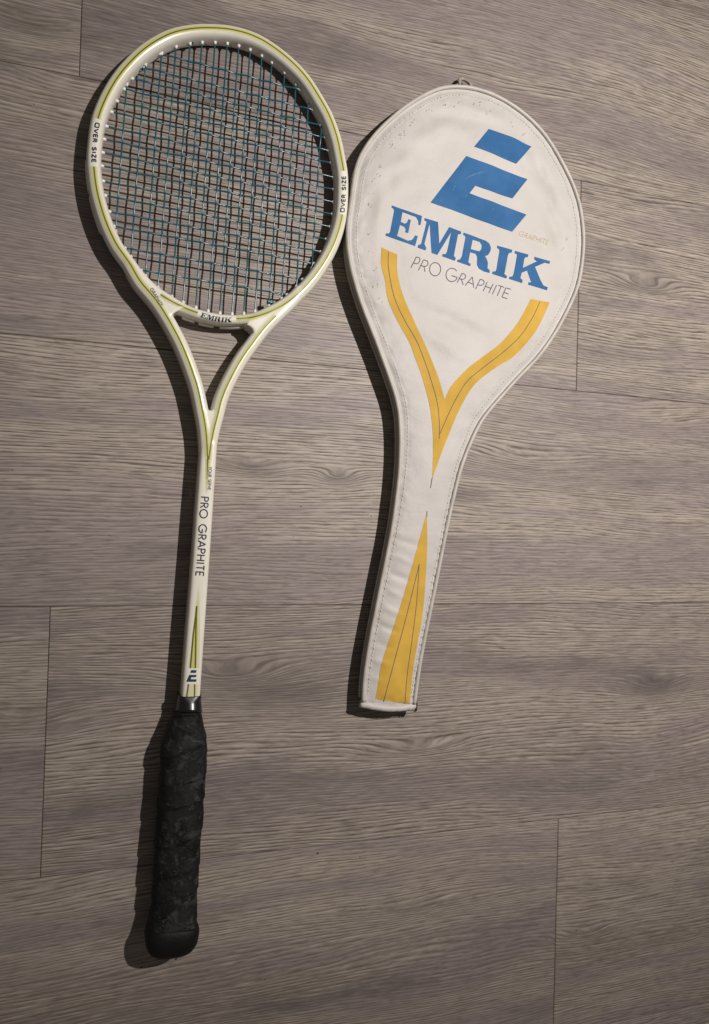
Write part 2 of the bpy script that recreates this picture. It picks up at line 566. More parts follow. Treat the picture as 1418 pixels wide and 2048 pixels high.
def ink(name, col, wear=0.25):
    m, nt, b = new_mat(name)
    t = NT(nt)
    pos = t.n('ShaderNodeNewGeometry').outputs['Position']
    n1 = t.noise(pos, 45.0, 4.0, 0.6)
    n2 = t.noise(pos, 900.0, 3.0, 0.6)
    hi = tuple(min(1, x * 1.0 + 0.008) for x in col)
    lo = tuple(x * 0.86 for x in col)
    c = t.mix(t.ramp(n1, [(0.35, 0.0), (0.65, 1.0)]), lo, hi)
    c = t.mix(t.math('MULTIPLY', t.ramp(n2, [(0.66, 0.0), (0.74, 1.0)]), wear), c, (0.62, 0.58, 0.52))
    t.link(c, b.inputs['Base Color'])
    b.inputs['Roughness'].default_value = 0.62
    b.inputs['Specular IOR Level'].default_value = 0.14
    t.link(t.bump(n2, 0.00004), b.inputs['Normal'])
    return m

def grip_mat():
    m, nt, b = new_mat('worn_black_grip_tape')
    t = NT(nt)
    pos = t.n('ShaderNodeNewGeometry').outputs['Position']
    n1 = t.noise(pos, 70.0, 5.0, 0.65)
    n2 = t.noise(pos, 420.0, 4.0, 0.6)
    n3 = t.noise(pos, 38.0, 3.0, 0.6)
    c = t.mix(t.ramp(n1, [(0.38, 0.0), (0.66, 1.0)]), (0.0030, 0.0029, 0.0029), (0.0125, 0.0122, 0.0120))
    c = t.mix(t.math('MULTIPLY', t.ramp(n3, [(0.60, 0.0), (0.74, 1.0)]), 0.5), c, (0.019, 0.0185, 0.0125))
    c = t.mix(t.math('MULTIPLY', t.ramp(n2, [(0.60, 0.0), (0.70, 1.0)]), 0.45), c, (0.036, 0.032, 0.029))
    n4 = t.noise(pos, 105.0, 5.0, 0.7)
    c = t.mix(t.math('MULTIPLY', t.ramp(n4, [(0.54, 0.0), (0.60, 1.0)]), 0.62), c, (0.040, 0.039, 0.0375))
    t.link(c, b.inputs['Base Color'])
    t.link(t.ramp(n1, [(0.3, 0.52), (0.7, 0.78)]), b.inputs['Roughness'])
    b.inputs['Specular IOR Level'].default_value = 0.22
    nb = t.bump(n2, 0.0005)
    t.link(t.bump(n1, 0.0012, 1.0, nb), b.inputs['Normal'])
    return m

def paint():
    m, nt, b = new_mat('cream_gloss_paint')
    t = NT(nt)
    pos = t.n('ShaderNodeNewGeometry').outputs['Position']
    n1 = t.noise(pos, 60.0, 4.0, 0.6)
    n2 = t.noise(pos, 520.0, 3.0, 0.6)
    c = t.mix(t.ramp(n1, [(0.35, 0.0), (0.65, 1.0)]), (0.67, 0.635, 0.55), (0.71, 0.675, 0.59))
    c = t.mix(t.math('MULTIPLY', t.ramp(n2, [(0.70, 0.0), (0.76, 1.0)]), 0.25), c, (0.40, 0.34, 0.26))
    t.link(c, b.inputs['Base Color'])
    b.inputs['Roughness'].default_value = 0.26
    b.inputs['Specular IOR Level'].default_value = 0.5
    b.inputs['Coat Weight'].default_value = 0.4
    b.inputs['Coat Roughness'].default_value = 0.10
    return m

M_WOOD = wood()
M_FAB = fabric()
M_PAINT = paint()
M_GRIP = grip_mat()
M_SUB = simple('dark_underlay', (0.020, 0.016, 0.013), 0.9, 0.1)
M_COLLAR = simple('glossy_black_rubber', (0.006, 0.006, 0.007), 0.30, 0.6, coat=0.15)
M_BUTT = simple('black_rubber', (0.006, 0.005, 0.005), 0.6, 0.25, mottled=0.5, bump=0.0003, bscale=400)
M_STRING = simple('teal_string', (0.008, 0.098, 0.130), 0.24, 0.6, mottled=0.35, mscale=180.0)
M_GROM = simple('white_plastic', (0.66, 0.64, 0.58), 0.35, 0.5)
M_STRIPE = simple('lime_yellow_print', (0.49, 0.475, 0.165), 0.3, 0.5, coat=0.3)
M_PALE = simple('pale_yellow_print', (0.58, 0.555, 0.35), 0.3, 0.5, coat=0.3)
M_LINE = simple('olive_print', (0.105, 0.100, 0.010), 0.3, 0.5, coat=0.3)
M_NAVY = simple('navy_print', (0.012, 0.018, 0.045), 0.35, 0.5)
M_TEALINK = simple('dark_teal_print', (0.010, 0.040, 0.062), 0.35, 0.5)
M_GREYINK = simple('grey_print', (0.10, 0.095, 0.085), 0.4, 0.4)
M_BLUE = ink('blue_print', (0.026, 0.118, 0.285), 0.08)
M_PALEBLUE = simple('rubbed_blue', (0.12, 0.26, 0.40), 0.6, 0.3)
M_YEL = ink('yellow_print', (0.555, 0.340, 0.050), 0.05)
M_DARKINK = ink('slate_print', (0.095, 0.090, 0.115), 0.2)
M_SCUFF = simple('scuffed_grime', (0.300, 0.265, 0.22), 0.7, 0.2, mottled=0.4, mscale=300.0)
M_FAINT = ink('faded_yellow_print', (0.52, 0.43, 0.27), 0.2)
M_PIPE = simple('cream_piping_vinyl', (0.50, 0.465, 0.42), 0.42, 0.4, mottled=0.2, mscale=90.0)
M_GUSSET = simple('cream_gusset_fabric', (0.46, 0.42, 0.36), 0.6, 0.3, mottled=0.3, mscale=110.0, bump=0.0003, bscale=500)
M_ZIP = simple('off_white_zip', (0.40, 0.36, 0.30), 0.5, 0.4)
M_THREAD = simple('white_thread', (0.60, 0.55, 0.50), 0.7, 0.2)
M_BRONZE = simple('dark_bronze', (0.055, 0.045, 0.042), 0.30, 0.5, metal=0.7)
M_STEEL = simple('bright_steel', (0.62, 0.58, 0.54), 0.22, 0.5, metal=1.0)
M_CORD = simple('taupe_cord', (0.40, 0.34, 0.29), 0.6, 0.3, mottled=0.3, mscale=400)

# ------------------------------------------------------------------ floor of planks
PW = 0.191
ROW0 = 0.3184                     # y of the first seam in the photograph
floor = obj('floor', [(-1.6, -1.6, -0.0105), (2.2, -1.6, -0.0105), (2.2, 1.6, -0.0105), (-1.6, 1.6, -0.0105)], [(0, 1, 2, 3)], M_SUB, None, False)
floor['kind'] = 'structure'
PL = 1.285
joints = {-1: -0.0252, 0: 0.4018, 1: 0.86, 2: -0.0315, 3: 0.3939, 4: -0.42, 5: 0.18, -2: 0.31, -3: 0.70}
def plank(x0, x1, y0, y1):
    g, c, th = 0.00014, 0.00050, 0.0100
    z0 = -th + 0.0002
    dz = random.uniform(-0.00014, 0.00014)
    a0, a1, b0, b1 = x0 + g, x1 - g, y0 + g, y1 - g
    V = [(a0, b0, z0), (a1, b0, z0), (a1, b1, z0), (a0, b1, z0),
         (a0, b0, dz - c), (a1, b0, dz - c), (a1, b1, dz - c), (a0, b1, dz - c),
         (a0 + c, b0 + c, dz), (a1 - c, b0 + c, dz), (a1 - c, b1 - c, dz), (a0 + c, b1 - c, dz)]
    F = [(8, 9, 10, 11)]
    for i in range(4):
        j = (i + 1) % 4
        F += [(4 + i, 4 + j, 8 + j, 8 + i), (i, j, 4 + j, 4 + i)]
    obj('plank', V, F, M_WOOD, floor, False, origin=((x0 + x1) / 2, (y0 + y1) / 2, 0))
for r in range(-3, 6):
    j = joints[r]
    y1 = ROW0 - r * PW
    y0 = y1 - PW
    for k in (-1, 0):
        plank(j + k * PL, j + (k + 1) * PL, y0, y1)

# ------------------------------------------------------------------ squash racket
def zc(x, y):
    """height of the racket's mid plane: the head rests on its rim, the handle on its fat butt"""
    t = (0.365 - y) / 0.70
    return 0.0089 + t * 0.0066
HD = 0.0086                        # half depth of the frame
def top_xy(px, py, dz=HD):
    p = at(px, py, lambda x, y: zc(x, y) + dz)
    return (p.x, p.y)
def on_plane(pts, dz=HD):
    return np.array([top_xy(x, y, dz) for x, y in pts])

HOOP = [(436, 56), (394, 56), (351.5, 63.4), (320, 77), (288, 98), (258.5, 126), (235, 155), (216, 187), (201, 221), (195, 242),
        (190.5, 274), (187.5, 310), (188, 337), (194, 382), (205.6, 425), (218, 458), (235, 492), (258.5, 524), (279, 551.5),
        (300, 573), (324, 591), (356, 609), (394, 624.5), (433, 634), (472, 637), (506, 634), (535, 625.5), (563, 612), (589, 594),
        (612, 573), (633, 548), (652, 519), (667, 490), (678, 459), (684.5, 431), (687.5, 400), (688, 361), (687, 340), (682, 312), (674, 274),
        (659, 231.6), (642, 200), (621, 166), (600, 139.5), (572, 113), (547, 94), (521.5, 78), (494, 66.5), (464, 59)]
LARM = [(258.5, 524), (279.5, 561), (297.6, 582.5), (315, 604), (332, 630), (348.5, 659), (362, 685), (375.5, 717), (383.5, 739), (395, 774), (406, 826), (411.5, 858), (414, 890), (415, 930)]
RARM = [(605, 578), (580, 605), (552, 632), (528, 657), (505.7, 686), (483, 718), (460.5, 758.6), (444.7, 794.7), (435.7, 829), (428, 858), (421, 893), (416, 930)]
SHAFT = [(419, 885), (416, 930), (411, 1000), (404, 1100), (395, 1220), (389, 1300), (381.5, 1404)]

hoop_xy = smooth_path(spline(on_plane(HOOP), n=421, closed=True), 6, True)
larm_xy = smooth_path(spline(on_plane(LARM), n=120), 4)
rarm_xy = smooth_path(spline(on_plane(RARM), n=120), 4)
shaft_xy = smooth_path(spline(on_plane(SHAFT), n=120), 4)
base = at(370, 1400, 0)
racket = thing('squash_racket', 'cream squash racket with teal strings, lime stripes and worn black grip lying on the floor', 'squash racket', (base.x, base.y, 0))

def near(path, px, py):
    p = np.array(top_xy(px, py))
    return int(np.argmin(np.linalg.norm(path - p, axis=1)))
def lift(P):
    return [(x, y, zc(x, y)) for x, y in P]
fm = MB()
nb = near(hoop_xy, 440, 635)
hw = []
for i in range(len(hoop_xy)):
    dd = np.linalg.norm(hoop_xy[i] - hoop_xy[nb])
    k = min(1.0, max(0.0, (dd - 0.022) / 0.020)); k = k * k * (3 - 2 * k)
    hw.append(superell(0.0039 + 0.0013 * k, HD - 0.0008 * (1 - k), 2.9))
fm.sweep(lift(hoop_xy), hw, True)
fm.sweep(lift(larm_xy), superell(0.0053, HD, 3.2))
fm.sweep(lift(rarm_xy), superell(0.0053, HD, 3.2))
fm.sweep(lift(shaft_xy), [superell(0.0062 + 0.0008 * i / 119, HD + 0.0002, 4.6, 36) for i in range(120)])
for web in ([(290, 570), (318, 586), (345, 603), (364, 613), (358, 620), (350, 624.5), (344, 629), (340, 636), (318, 612)],
            [(512, 630), (545, 621), (566, 611), (552, 634), (528, 658), (514, 674), (509.5, 667), (507.5, 662), (505.5, 657.5), (502.5, 654), (498.5, 651), (493, 649), (495, 645)],
            [(406, 826), (413, 821.5), (420, 820), (427, 821.5), (436, 826), (430, 862), (419, 912), (411, 862)]):
    W = on_plane(web)
    k = len(W)
    hd = HD - 0.0003
    V = [(x, y, zc(x, y) - hd) for x, y in W] + [(x, y, zc(x, y) + hd) for x, y in W]
    F = [tuple(range(k))[::-1], tuple(range(k, 2 * k))] + [(i, (i + 1) % k, k + (i + 1) % k, k + i) for i in range(k)]
    ar = sum(W[i][0] * W[(i + 1) % k][1] - W[(i + 1) % k][0] * W[i][1] for i in range(k))
    if ar < 0: F = [f[::-1] for f in F]
    fm.add(V, F)
raw = fm.build('frame_raw', M_PAINT, None)
md = raw.modifiers.new('r', 'REMESH'); md.mode = 'VOXEL'; md.voxel_size = 0.00068; md.use_smooth_shade = True
ms = raw.modifiers.new('s', 'SMOOTH'); ms.factor = 0.5; ms.iterations = 11
dg = bpy.context.evaluated_depsgraph_get()
ev = raw.evaluated_get(dg)
me = ev.to_mesh()
fv = np.empty(len(me.vertices) * 3); me.vertices.foreach_get('co', fv); fv = fv.reshape(-1, 3)
ff = [tuple(p.vertices) for p in me.polygons]
ev.to_mesh_clear()
bpy.data.objects.remove(raw)
frame = obj('frame', [tuple(v) for v in fv], ff, M_PAINT, racket, True)
bv_frame = BVHTree.FromPolygons([Vector(v) for v in fv], ff)

# printed stripes and lettering on the frame
def ribbon(name, mats, paths, w, lw):
    pr = Print(bv_frame, 0.00010)
    for P in paths: pr.stroke(P, w, 0.0014, across=4)
    o = pr.build(name, M_PALE, frame)
    pr = Print(bv_frame, 0.00014)
    for P in paths: pr.stroke(P, w * 0.60, 0.0014, across=2)
    pr.build(name, mats[0], frame)
    pr = Print(bv_frame, 0.00018)
    for P in paths: pr.stroke(P, lw, 0.0014, across=2)
    pr.build('stripe_line', mats[1], frame)
    return o
def sub(path, a, b, n_closed=True):
    i, j = near(path, *a), near(path, *b)
    if j >= i: return path[i:j + 1]
    return np.vstack([path[i:], path[:j + 1]])
ST, LN = 0.0047, 0.00090
ribbon('stripe', (M_STRIPE, M_LINE), [sub(hoop_xy, (687, 343), (195, 238))], ST, LN)
ribbon('stripe', (M_STRIPE, M_LINE), [np.vstack([sub(hoop_xy, (187.5, 331), (250, 513)), larm_xy[near(larm_xy, 262, 532):near(larm_xy, 415, 917)]])], ST, LN)
ribbon('stripe', (M_STRIPE, M_LINE), [sub(hoop_xy, (322, 590), (394, 624.5))], 0.0036, LN)
ribbon('stripe', (M_STRIPE, M_LINE), [sub(hoop_xy, (472, 637), (685, 428))], ST, LN)
ribbon('stripe', (M_STRIPE, M_LINE), [rarm_xy[near(rarm_xy, 552, 632):near(rarm_xy, 416, 921)]], ST, LN)
pr = Print(bv_frame, 0.00008)
tail = on_plane([(415.6, 905), (415.3, 925), (414, 955), (412.5, 985)])
pr.stroke(tail, lambda u: 0.0042 * (1 - u) + 0.0004, 0.0012, across=4)
pr.build('stripe', M_STRIPE, frame)
pr = Print(bv_frame, 0.00018)
pr.stroke(on_plane([(415.6, 912), (415, 930), (413.8, 958)]), lambda u: 0.0010 * (1 - u) + 0.0003, 0.0012, across=2)
pr.build('stripe_line', M_LINE, frame)
# spike above the grip
pr = Print(bv_frame, 0.00010)
pr.polys([on_plane([(397.2, 1172), (399.2, 1200), (400, 1262), (398.5, 1336), (377.5, 1336), (383.2, 1290), (389.6, 1225), (394.5, 1192)])], 0.002)
pr.polys([on_plane([(376.8, 1368.5), (396.5, 1368.5), (395.8, 1393), (369.5, 1393)])], 0.002)
pr.build('stripe', M_PALE, frame)
pr = Print(bv_frame, 0.00014)
pr.polys([on_plane([(395.2, 1200), (396.0, 1262), (392.6, 1336), (380.6, 1336), (386, 1275), (392.0, 1232)])], 0.002)
pr.build('stripe', M_STRIPE, frame)
pr = Print(bv_frame, 0.00018)
pr.stroke(on_plane([(393.2, 1212), (391.4, 1232), (386.6, 1268), (380.6, 1336)]), 0.0011)
pr.stroke(on_plane([(393.6, 1212), (392.4, 1232), (391.5, 1268), (390.6, 1336)]), 0.0011)
pr.stroke(on_plane([(376.8, 1368), (373.6, 1393)]), 0.0010)
pr.stroke(on_plane([(389.4, 1368), (388.9, 1393)]), 0.0010)
pr.build('stripe_line', M_LINE, frame)
pr = Print(bv_frame, 0.00020)
pr.polys([on_plane(Z(355, 1320, 17.07, [(470, 340), (655, 345), (630, 435), (430, 435)]))], 0.002)
pr.polys([on_plane(Z(355, 1320, 17.07, [(400, 505), (650, 505), (632, 580), (475, 585), (450, 650), (660, 660), (630, 740), (300, 740)]))], 0.002)
pr.build('emblem', M_TEALINK, frame)
def lettering(txt, base_px, hpx, w, mat, gap=0.12):
    pr = Print(bv_frame, 0.00020)
    for st in text_strokes(txt, base_px, hpx, gap):
        pr.stroke(on_plane(st), w, 0.0005, across=1)
    return pr.build('lettering', mat, frame)
lettering('PRO GRAPHITE', [(402.0, 993), (397.5, 1060), (391.5, 1152)], 15.2, 0.00088, M_NAVY)
lettering('oVER SIZE', [(191.3, 245.5), (188.2, 265), (185.8, 284), (184.4, 304), (184.0, 325)], 7.8, 0.00086, M_NAVY, 0.15)
lettering('oVER SIZE', [(688.2, 424.5), (690.0, 405), (691, 388), (691.6, 370), (691.2, 352)], 7.0, 0.00086, M_NAVY, 0.15)
lettering('GRAPHITE', [(299.5, 578.5), (310.5, 596), (321.5, 613.5)], 6.4, 0.00052, M_GREYINK)
lettering('YOUR SERVE', [(416.8, 933.5), (416.3, 956), (415.6, 980)], (7.2, 5.6), 0.00052, M_GREYINK)
# chip in the paint on the shaft's left edge
pr = Print(bv_frame, 0.00016)
pr.polys([on_plane([(384.6, 978), (388.5, 981), (389.5, 990), (386.5, 996), (384.3, 993)], 0.005)], 0.001)
pr.build('paint_chip', M_CORD, frame)

# slab-serif lettering, outlines in photograph pixels as printed on the cover
GLY = {
 'E': [Z(760, 400, 10.129, [(240, 110), (850, 325), (820, 510), (780, 505), (775, 430), (730, 345), (600, 300), (455, 245), (420, 445), (500, 480), (545, 460), (575, 390), (625, 405), (570, 670), (510, 655), (520, 590), (490, 545), (405, 505), (345, 730), (560, 825), (650, 810), (715, 715), (765, 735), (710, 935), (110, 720), (120, 675), (180, 680), (205, 640), (285, 220), (270, 175), (230, 150)])],
 'M': [Z(840, 420, 10.129, [(95, 165), (365, 245), (390, 680), (590, 345), (835, 440), (825, 490), (770, 490), (685, 930), (725, 975), (705, 1030), (450, 940), (455, 895), (520, 890), (545, 850), (630, 450), (350, 910), (235, 870), (195, 275), (88, 690), (125, 770), (110, 820), (-50, 763), (-35, 707), (20, 695), (135, 240), (85, 205)])],
 'R': [Z(900, 450, 11.817, [(320, 180), (700, 320), (850, 375), (930, 440), (965, 530), (955, 620), (900, 710), (825, 735), (870, 810), (895, 900), (885, 1020), (940, 1075), (930, 1135), (800, 1100), (680, 1030), (635, 940), (640, 750), (600, 680), (475, 645), (430, 880), (490, 925), (475, 975), (165, 865), (175, 820), (240, 815), (285, 720), (365, 290), (350, 255), (310, 240)]),
       Z(900, 450, 11.817, [(535, 350), (700, 400), (750, 480), (740, 570), (690, 625), (490, 570)])],
 'I': [Z(980, 480, 10.129, [(145, 115), (450, 200), (440, 255), (385, 265), (360, 310), (290, 690), (345, 735), (330, 780), (40, 685), (50, 640), (110, 635), (130, 590), (190, 220), (175, 180), (140, 160)])],
 'K': [Z(980, 480, 10.129, [(505, 220), (775, 295), (765, 345), (710, 355), (690, 400), (665, 565), (950, 430), (895, 395), (900, 340), (1215, 430), (1200, 485), (1110, 460), (910, 545), (1020, 810), (1080, 920), (1170, 960), (1150, 1020), (770, 905), (780, 855), (835, 860), (750, 620), (640, 665), (615, 770), (660, 815), (650, 875), (385, 790), (390, 745), (450, 740), (475, 690), (545, 310), (535, 280), (495, 270)])],
}
# small copy of the same word on the bridge of the frame
O0 = np.array((771.0, 471.5)); U0 = np.array((1093.5, 580.5)) - O0; V0 = np.array((783.5, 411.5)) - O0
MI = np.linalg.inv(np.stack([U0, V0], 1))
B = resample(spline([(400.5, 632.8), (415, 637.2), (431.5, 640.6), (448, 642.6), (464, 643.4)], n=40), n=120)
pr = Print(bv_frame, 0.00020)
for ch in 'EMRIK':
    polys = []
    for ring in GLY[ch]:
        q = []
        for p in ring:
            u, v = MI @ (np.array(p) - O0)
            k = np.clip(u, 0, 1) * 119
            i = int(min(118, k)); fr = k - i
            c = B[i] * (1 - fr) + B[i + 1] * fr
            t = B[i + 1] - B[i]; t /= np.linalg.norm(t)
            q.append(c + np.array((t[1], -t[0])) * v * 9.3 + t * v * 1.2)
        polys.append(on_plane(q))
    pr.polys(polys, 0.001)
pr.build('lettering', M_NAVY, frame)

# ---- strings: woven, each one a part
sp_dz = 0.0
def spl(px, py): return np.array(top_xy(px, py, sp_dz))
MAINS = [((244, 276), (235, 427)), ((281.8, 251), (267, 440)), ((317.5, 185), (297, 467)), ((346.5, 160), (321, 515)), ((377, 133), (346, 556)),
         ((401, 115), (370.7, 555)), ((425.5, 130), (393, 613)), ((452, 110), (417, 621)), ((474.5, 115), (441, 624)), ((498, 120), (465, 625)),
         ((521.5, 130), (488.5, 624)), ((541.5, 140), (511, 620)), ((567, 170), (538.5, 605)), ((589.5, 200), (564, 590)), ((618, 225), (591, 560)), ((645, 265), (622, 510))]
CROSS = [(348.7, 115), (319, 143), (288, 163), (283, 186.5), (284.5, 214), (283, 238), (279, 267.5), (279, 294), (279, 321), (278, 347.5),
         (273.5, 375.7), (262.5, 401.5), (252, 429.5), (256, 458), (275, 500.5), (320, 547)]
inner = []
n = len(hoop_xy)
for i in range(n):
    t = hoop_xy[(i + 1) % n] - hoop_xy[i - 1]
    t /= np.linalg.norm(t)
    inner.append((hoop_xy[i], np.array((-t[1], t[0]))))
cen = hoop_xy.mean(0)
def inset(d):
    out = []
    for p, s in inner:
        if np.dot(cen - p, s) < 0: s = -s
        out.append(p + s * d)
    return np.array(out)
ring_in = inset(0.0044)
def clip_line(p, d, ring):
    hits = []
    m = len(ring)
    for i in range(m):
        a, b = ring[i], ring[(i + 1) % m]
        e = b - a
        den = d[0] * (-e[1]) + d[1] * e[0]
        if abs(den) < 1e-12: continue
        r = a - p
        t = (r[0] * (-e[1]) + r[1] * e[0]) / den
        s = (d[0] * r[1] - d[1] * r[0]) / den
        if 0 <= s < 1: hits.append(t)
    return min(hits), max(hits)
dirs = []
for a, b in MAINS:
    v = spl(*b) - spl(*a)
    dirs.append(v / np.linalg.norm(v))
MD = np.mean(dirs, 0); MD /= np.linalg.norm(MD)
CD = np.array((-MD[1], MD[0]))
if CD[0] < 0: CD = -CD
mpos = []
for a, b in MAINS:
    c = 0.5 * (spl(*a) + spl(*b))
    mpos.append(c)
cpos = [spl(*c) for c in CROSS]
mu = [np.dot(c, CD) for c in mpos]            # place of each main across
cu = [np.dot(c, -MD) for c in cpos]           # place of each cross along
grom_xy = []
SR, WV = 0.00062, 0.00060
def woven(p, d, others, axis, phase, mains):
    t0, t1 = clip_line(p, d, ring_in)
    pts = [p + d * t0]
    knots = []
    for k, o in enumerate(others):
        tt = (o - np.dot(p, axis)) / np.dot(d, axis)
        if t0 + 0.002 < tt < t1 - 0.002: knots.append((tt, k))
    knots.sort()
    keys = [(t0, 0.0)] + [(tt, (WV if ((k + phase) % 2 == 0) else -WV) * (1 if mains else -1)) for tt, k in knots] + [(t1, 0.0)]
    ts = np.array([a for a, _ in keys]); zs = np.array([b for _, b in keys])
    tt = np.linspace(t0, t1, int((t1 - t0) / 0.0018) + 2)
    out = []
    for q in tt:
        i = int(np.clip(np.searchsorted(ts, q) - 1, 0, len(ts) - 2))
        f = (q - ts[i]) / (ts[i + 1] - ts[i])
        f = 0.5 - 0.5 * math.cos(math.pi * f)
        zz = zs[i] * (1 - f) + zs[i + 1] * f
        xy = p + d * q
        out.append((xy[0], xy[1], zc(xy[0], xy[1]) + zz))
    for e in (t0, t1): grom_xy.append((p + d * e, d if e == t0 else -d))
    mb = MB()
    mb.tube(out, SR, 7)
    mb.build('string', M_STRING, racket)
for i, c in enumerate(mpos):
    woven(c, MD + CD * random.uniform(-0.0015, 0.0015), cu, -MD, i, True)
for i, c in enumerate(cpos):
    woven(c, CD + MD * random.uniform(-0.002, 0.002), mu, CD, i, False)
# knots where strings are tied off
for (px, py) in ((540, 606), (380, 84), (281, 136)):
    xy = spl(px, py)
    mb = MB()
    pts = []
    for k in range(40):
        a = k / 39 * 4.2 * math.pi
        pts.append((xy[0] + 0.0016 * math.cos(a) + 0.0008 * math.sin(2 * a), xy[1] + 0.0014 * math.sin(a) + (k - 20) * 0.00006, zc(*xy) + 0.0009 * math.cos(0.5 * a + 0.5)))
    for k in range(6):
        pts.append((pts[-1][0] - 0.0007, pts[-1][1] - 0.0003, pts[-1][2] + 0.00005))
    mb.tube(pts, 0.00072, 6)
    mb.build('string_knot', M_STRING, racket)
# grommets: a little flared white tube where each string enters the frame
def grommet_mesh():
    mb = MB()
    prof = [(0.0019, -0.0016), (0.0019, 0.0010), (0.0015, 0.0022), (0.0009, 0.0027)]
    seg = 8
    V = []
    for r, x in prof:
        for k in range(seg):
            a = 2 * math.pi * k / seg
            V.append((x, r * 0.72 * math.cos(a), r * 0.72 * math.sin(a)))
    F = []
    for i in range(len(prof) - 1):
        for k in range(seg):
            F.append((i * seg + k, i * seg + (k + 1) % seg, (i + 1) * seg + (k + 1) % seg, (i + 1) * seg + k))
    F.append(tuple((len(prof) - 1) * seg + k for k in range(seg)))
    me = bpy.data.meshes.new('grommet')
    me.from_pydata(V, [], F); me.update()
    me.materials.append(M_GROM)
    me.polygons.foreach_set('use_smooth', [True] * len(me.polygons))
    return me
gm = grommet_mesh()
for xy, d in grom_xy:
    o = bpy.data.objects.new('grommet', gm)
    COL.objects.link(o)
    o.parent = racket
    o.location = Vector((xy[0], xy[1], zc(*xy))) - racket.location
    o.rotation_euler = (0, 0, math.atan2(d[1], d[0]))

# grommet strip and string loops on the outside of the rim
ring_out = inset(-0.0052)
def outer(a, b, dd=0.0):
    R = inset(-0.0052 - dd)
    return sub(R, a, b)
for a, b in (((187, 316), (190, 372)), ((193, 384), (216, 455)), ((263, 536), (283, 556))):
    P = outer(a, b, -0.0003)
    mb = MB()
    mb.sweep([(x, y, zc(x, y) - 0.001) for x, y in P], superell(0.0009, 0.0040, 4, 16))
    mb.build('grommet_strip', M_GROM, racket)
for a, b in (((216, 452), (240, 503)), ((240, 503), (263, 536))):
    P = outer(a, b, 0.0004)
    mb = MB()
    mb.tube([(x, y, zc(x, y) - 0.001) for x, y in P], 0.0007, 7)
    mb.build('string', M_STRING, racket)
for a, b in (((372, 616), (394, 624.5)), ((402, 627), (434, 635)), ((446, 636), (490, 636))):
    P = outer(a, b, -0.0011)
    mb = MB()
    mb.sweep([(x, y, zc(x, y) - 0.0035) for x, y in P], superell(0.0009, 0.0026, 4, 16))
    mb.build('grommet_strip', M_GROM, racket)

# ---- handle: collar, wrapped grip, butt cap
STN = [ # y, left x, right x in the photograph
    (1388, 357.0, 399.5), (1404, 354.5, 400.5), (1422, 350.5, 402.5), (1444, 339, 407), (1466, 329, 411.0), (1486, 322.5, 413.3), (1512, 320.5, 413), (1538, 320, 411.5), (1570, 317.5, 409.5),
    (1605, 314.5, 407), (1640, 312, 404.5), (1670, 309.5, 402), (1710, 307, 399.5), (1749, 305, 397), (1780, 304, 394.0), (1805, 302.5, 392.5), (1830, 297.5, 393.0), (1850, 292, 395),
    (1856, 289.5, 396.3), (1862, 289.5, 396), (1867, 290.3, 395), (1871, 291.5, 393.5)]
axis = []
for y, l, r in STN:
    a = at(l, y, lambda x, yy: zc(x, yy)); b = at(r, y, lambda x, yy: zc(x, yy))
    axis.append(((a.x + b.x) / 2, (a.y + b.y) / 2, (b - a).length / 2))
ax = spline(axis, n=260)
def ring_section(rad, e, flat, seg):
    return superell(rad, rad * flat, e, seg)
sl = np.concatenate([[0], np.cumsum(np.linalg.norm(np.diff(ax[:, :2], axis=0), axis=1))])
def y_index(py):
    p = at(380, py, lambda x, y: zc(x, y))
    return int(np.argmin(abs(ax[:, 1] - p.y)))
def handle(name, i0, i1, mat, seg=72, wrap=False, grow=0.0, ends=None, e=2.5):
    path = []; prof = []
    for i in range(i0, i1 + 1):
        x, y, r = ax[i]
        r = max(0.001, r + grow)
        if ends is not None:
            u = (i - i0) / (i1 - i0)
            r *= ends(u)
        if name == 'collar':
            u = (i - i0) / (i1 - i0)
            hz = 0.0093 + 0.0043 * u
            e = 4.6 - 2.4 * min(1.0, u * 3.0)
        else:
            hz = max(r * 0.86, 0.0132)
        zz = max(zc(x, y), hz + 0.0004)
        path.append((x, y, zz))
        sec = superell(r, hz, e, seg)
        if wrap:
            out = []
            for k, (a, b) in enumerate(sec):
                th = k / seg
                ph = (sl[i] / 0.0215 + th + 0.16 * math.sin(sl[i] * 95) + 0.05 * noise.noise(Vector((a * 90, b * 90, sl[i] * 70)))) % 1.0
                saw = 0.00085 * (ph - 0.55) if ph < 0.93 else 0.00085 * (0.38 * (1 - (ph - 0.93) / 0.07) - 0.55 * (ph - 0.93) / 0.07)
                nz = noise.noise(Vector((a * 160, b * 160, sl[i] * 150))) * 0.00045 + noise.noise(Vector((a * 420, b * 420, sl[i] * 420 + 7))) * 0.00022
                q = 1 + (saw + nz) / r
                out.append((a * q, b * q))
            sec = out
        prof.append(sec)
    mb = MB()
    mb.sweep(path, prof)
    return mb.build(name, mat, racket)
i_c, i_g, i_b = y_index(1422), y_index(1846), len(ax) - 1
handle('collar', 0, i_c, M_COLLAR, grow=0.0006)
handle('grip', i_c - 2, i_g, M_GRIP, wrap=True, seg=96)
handle('butt_cap', i_g - 1, i_b, M_BUTT, ends=lambda u: 1.0 if u < 0.72 else 1.0 - 0.07 * ((u - 0.72) / 0.28) ** 2.5, e=2.9)

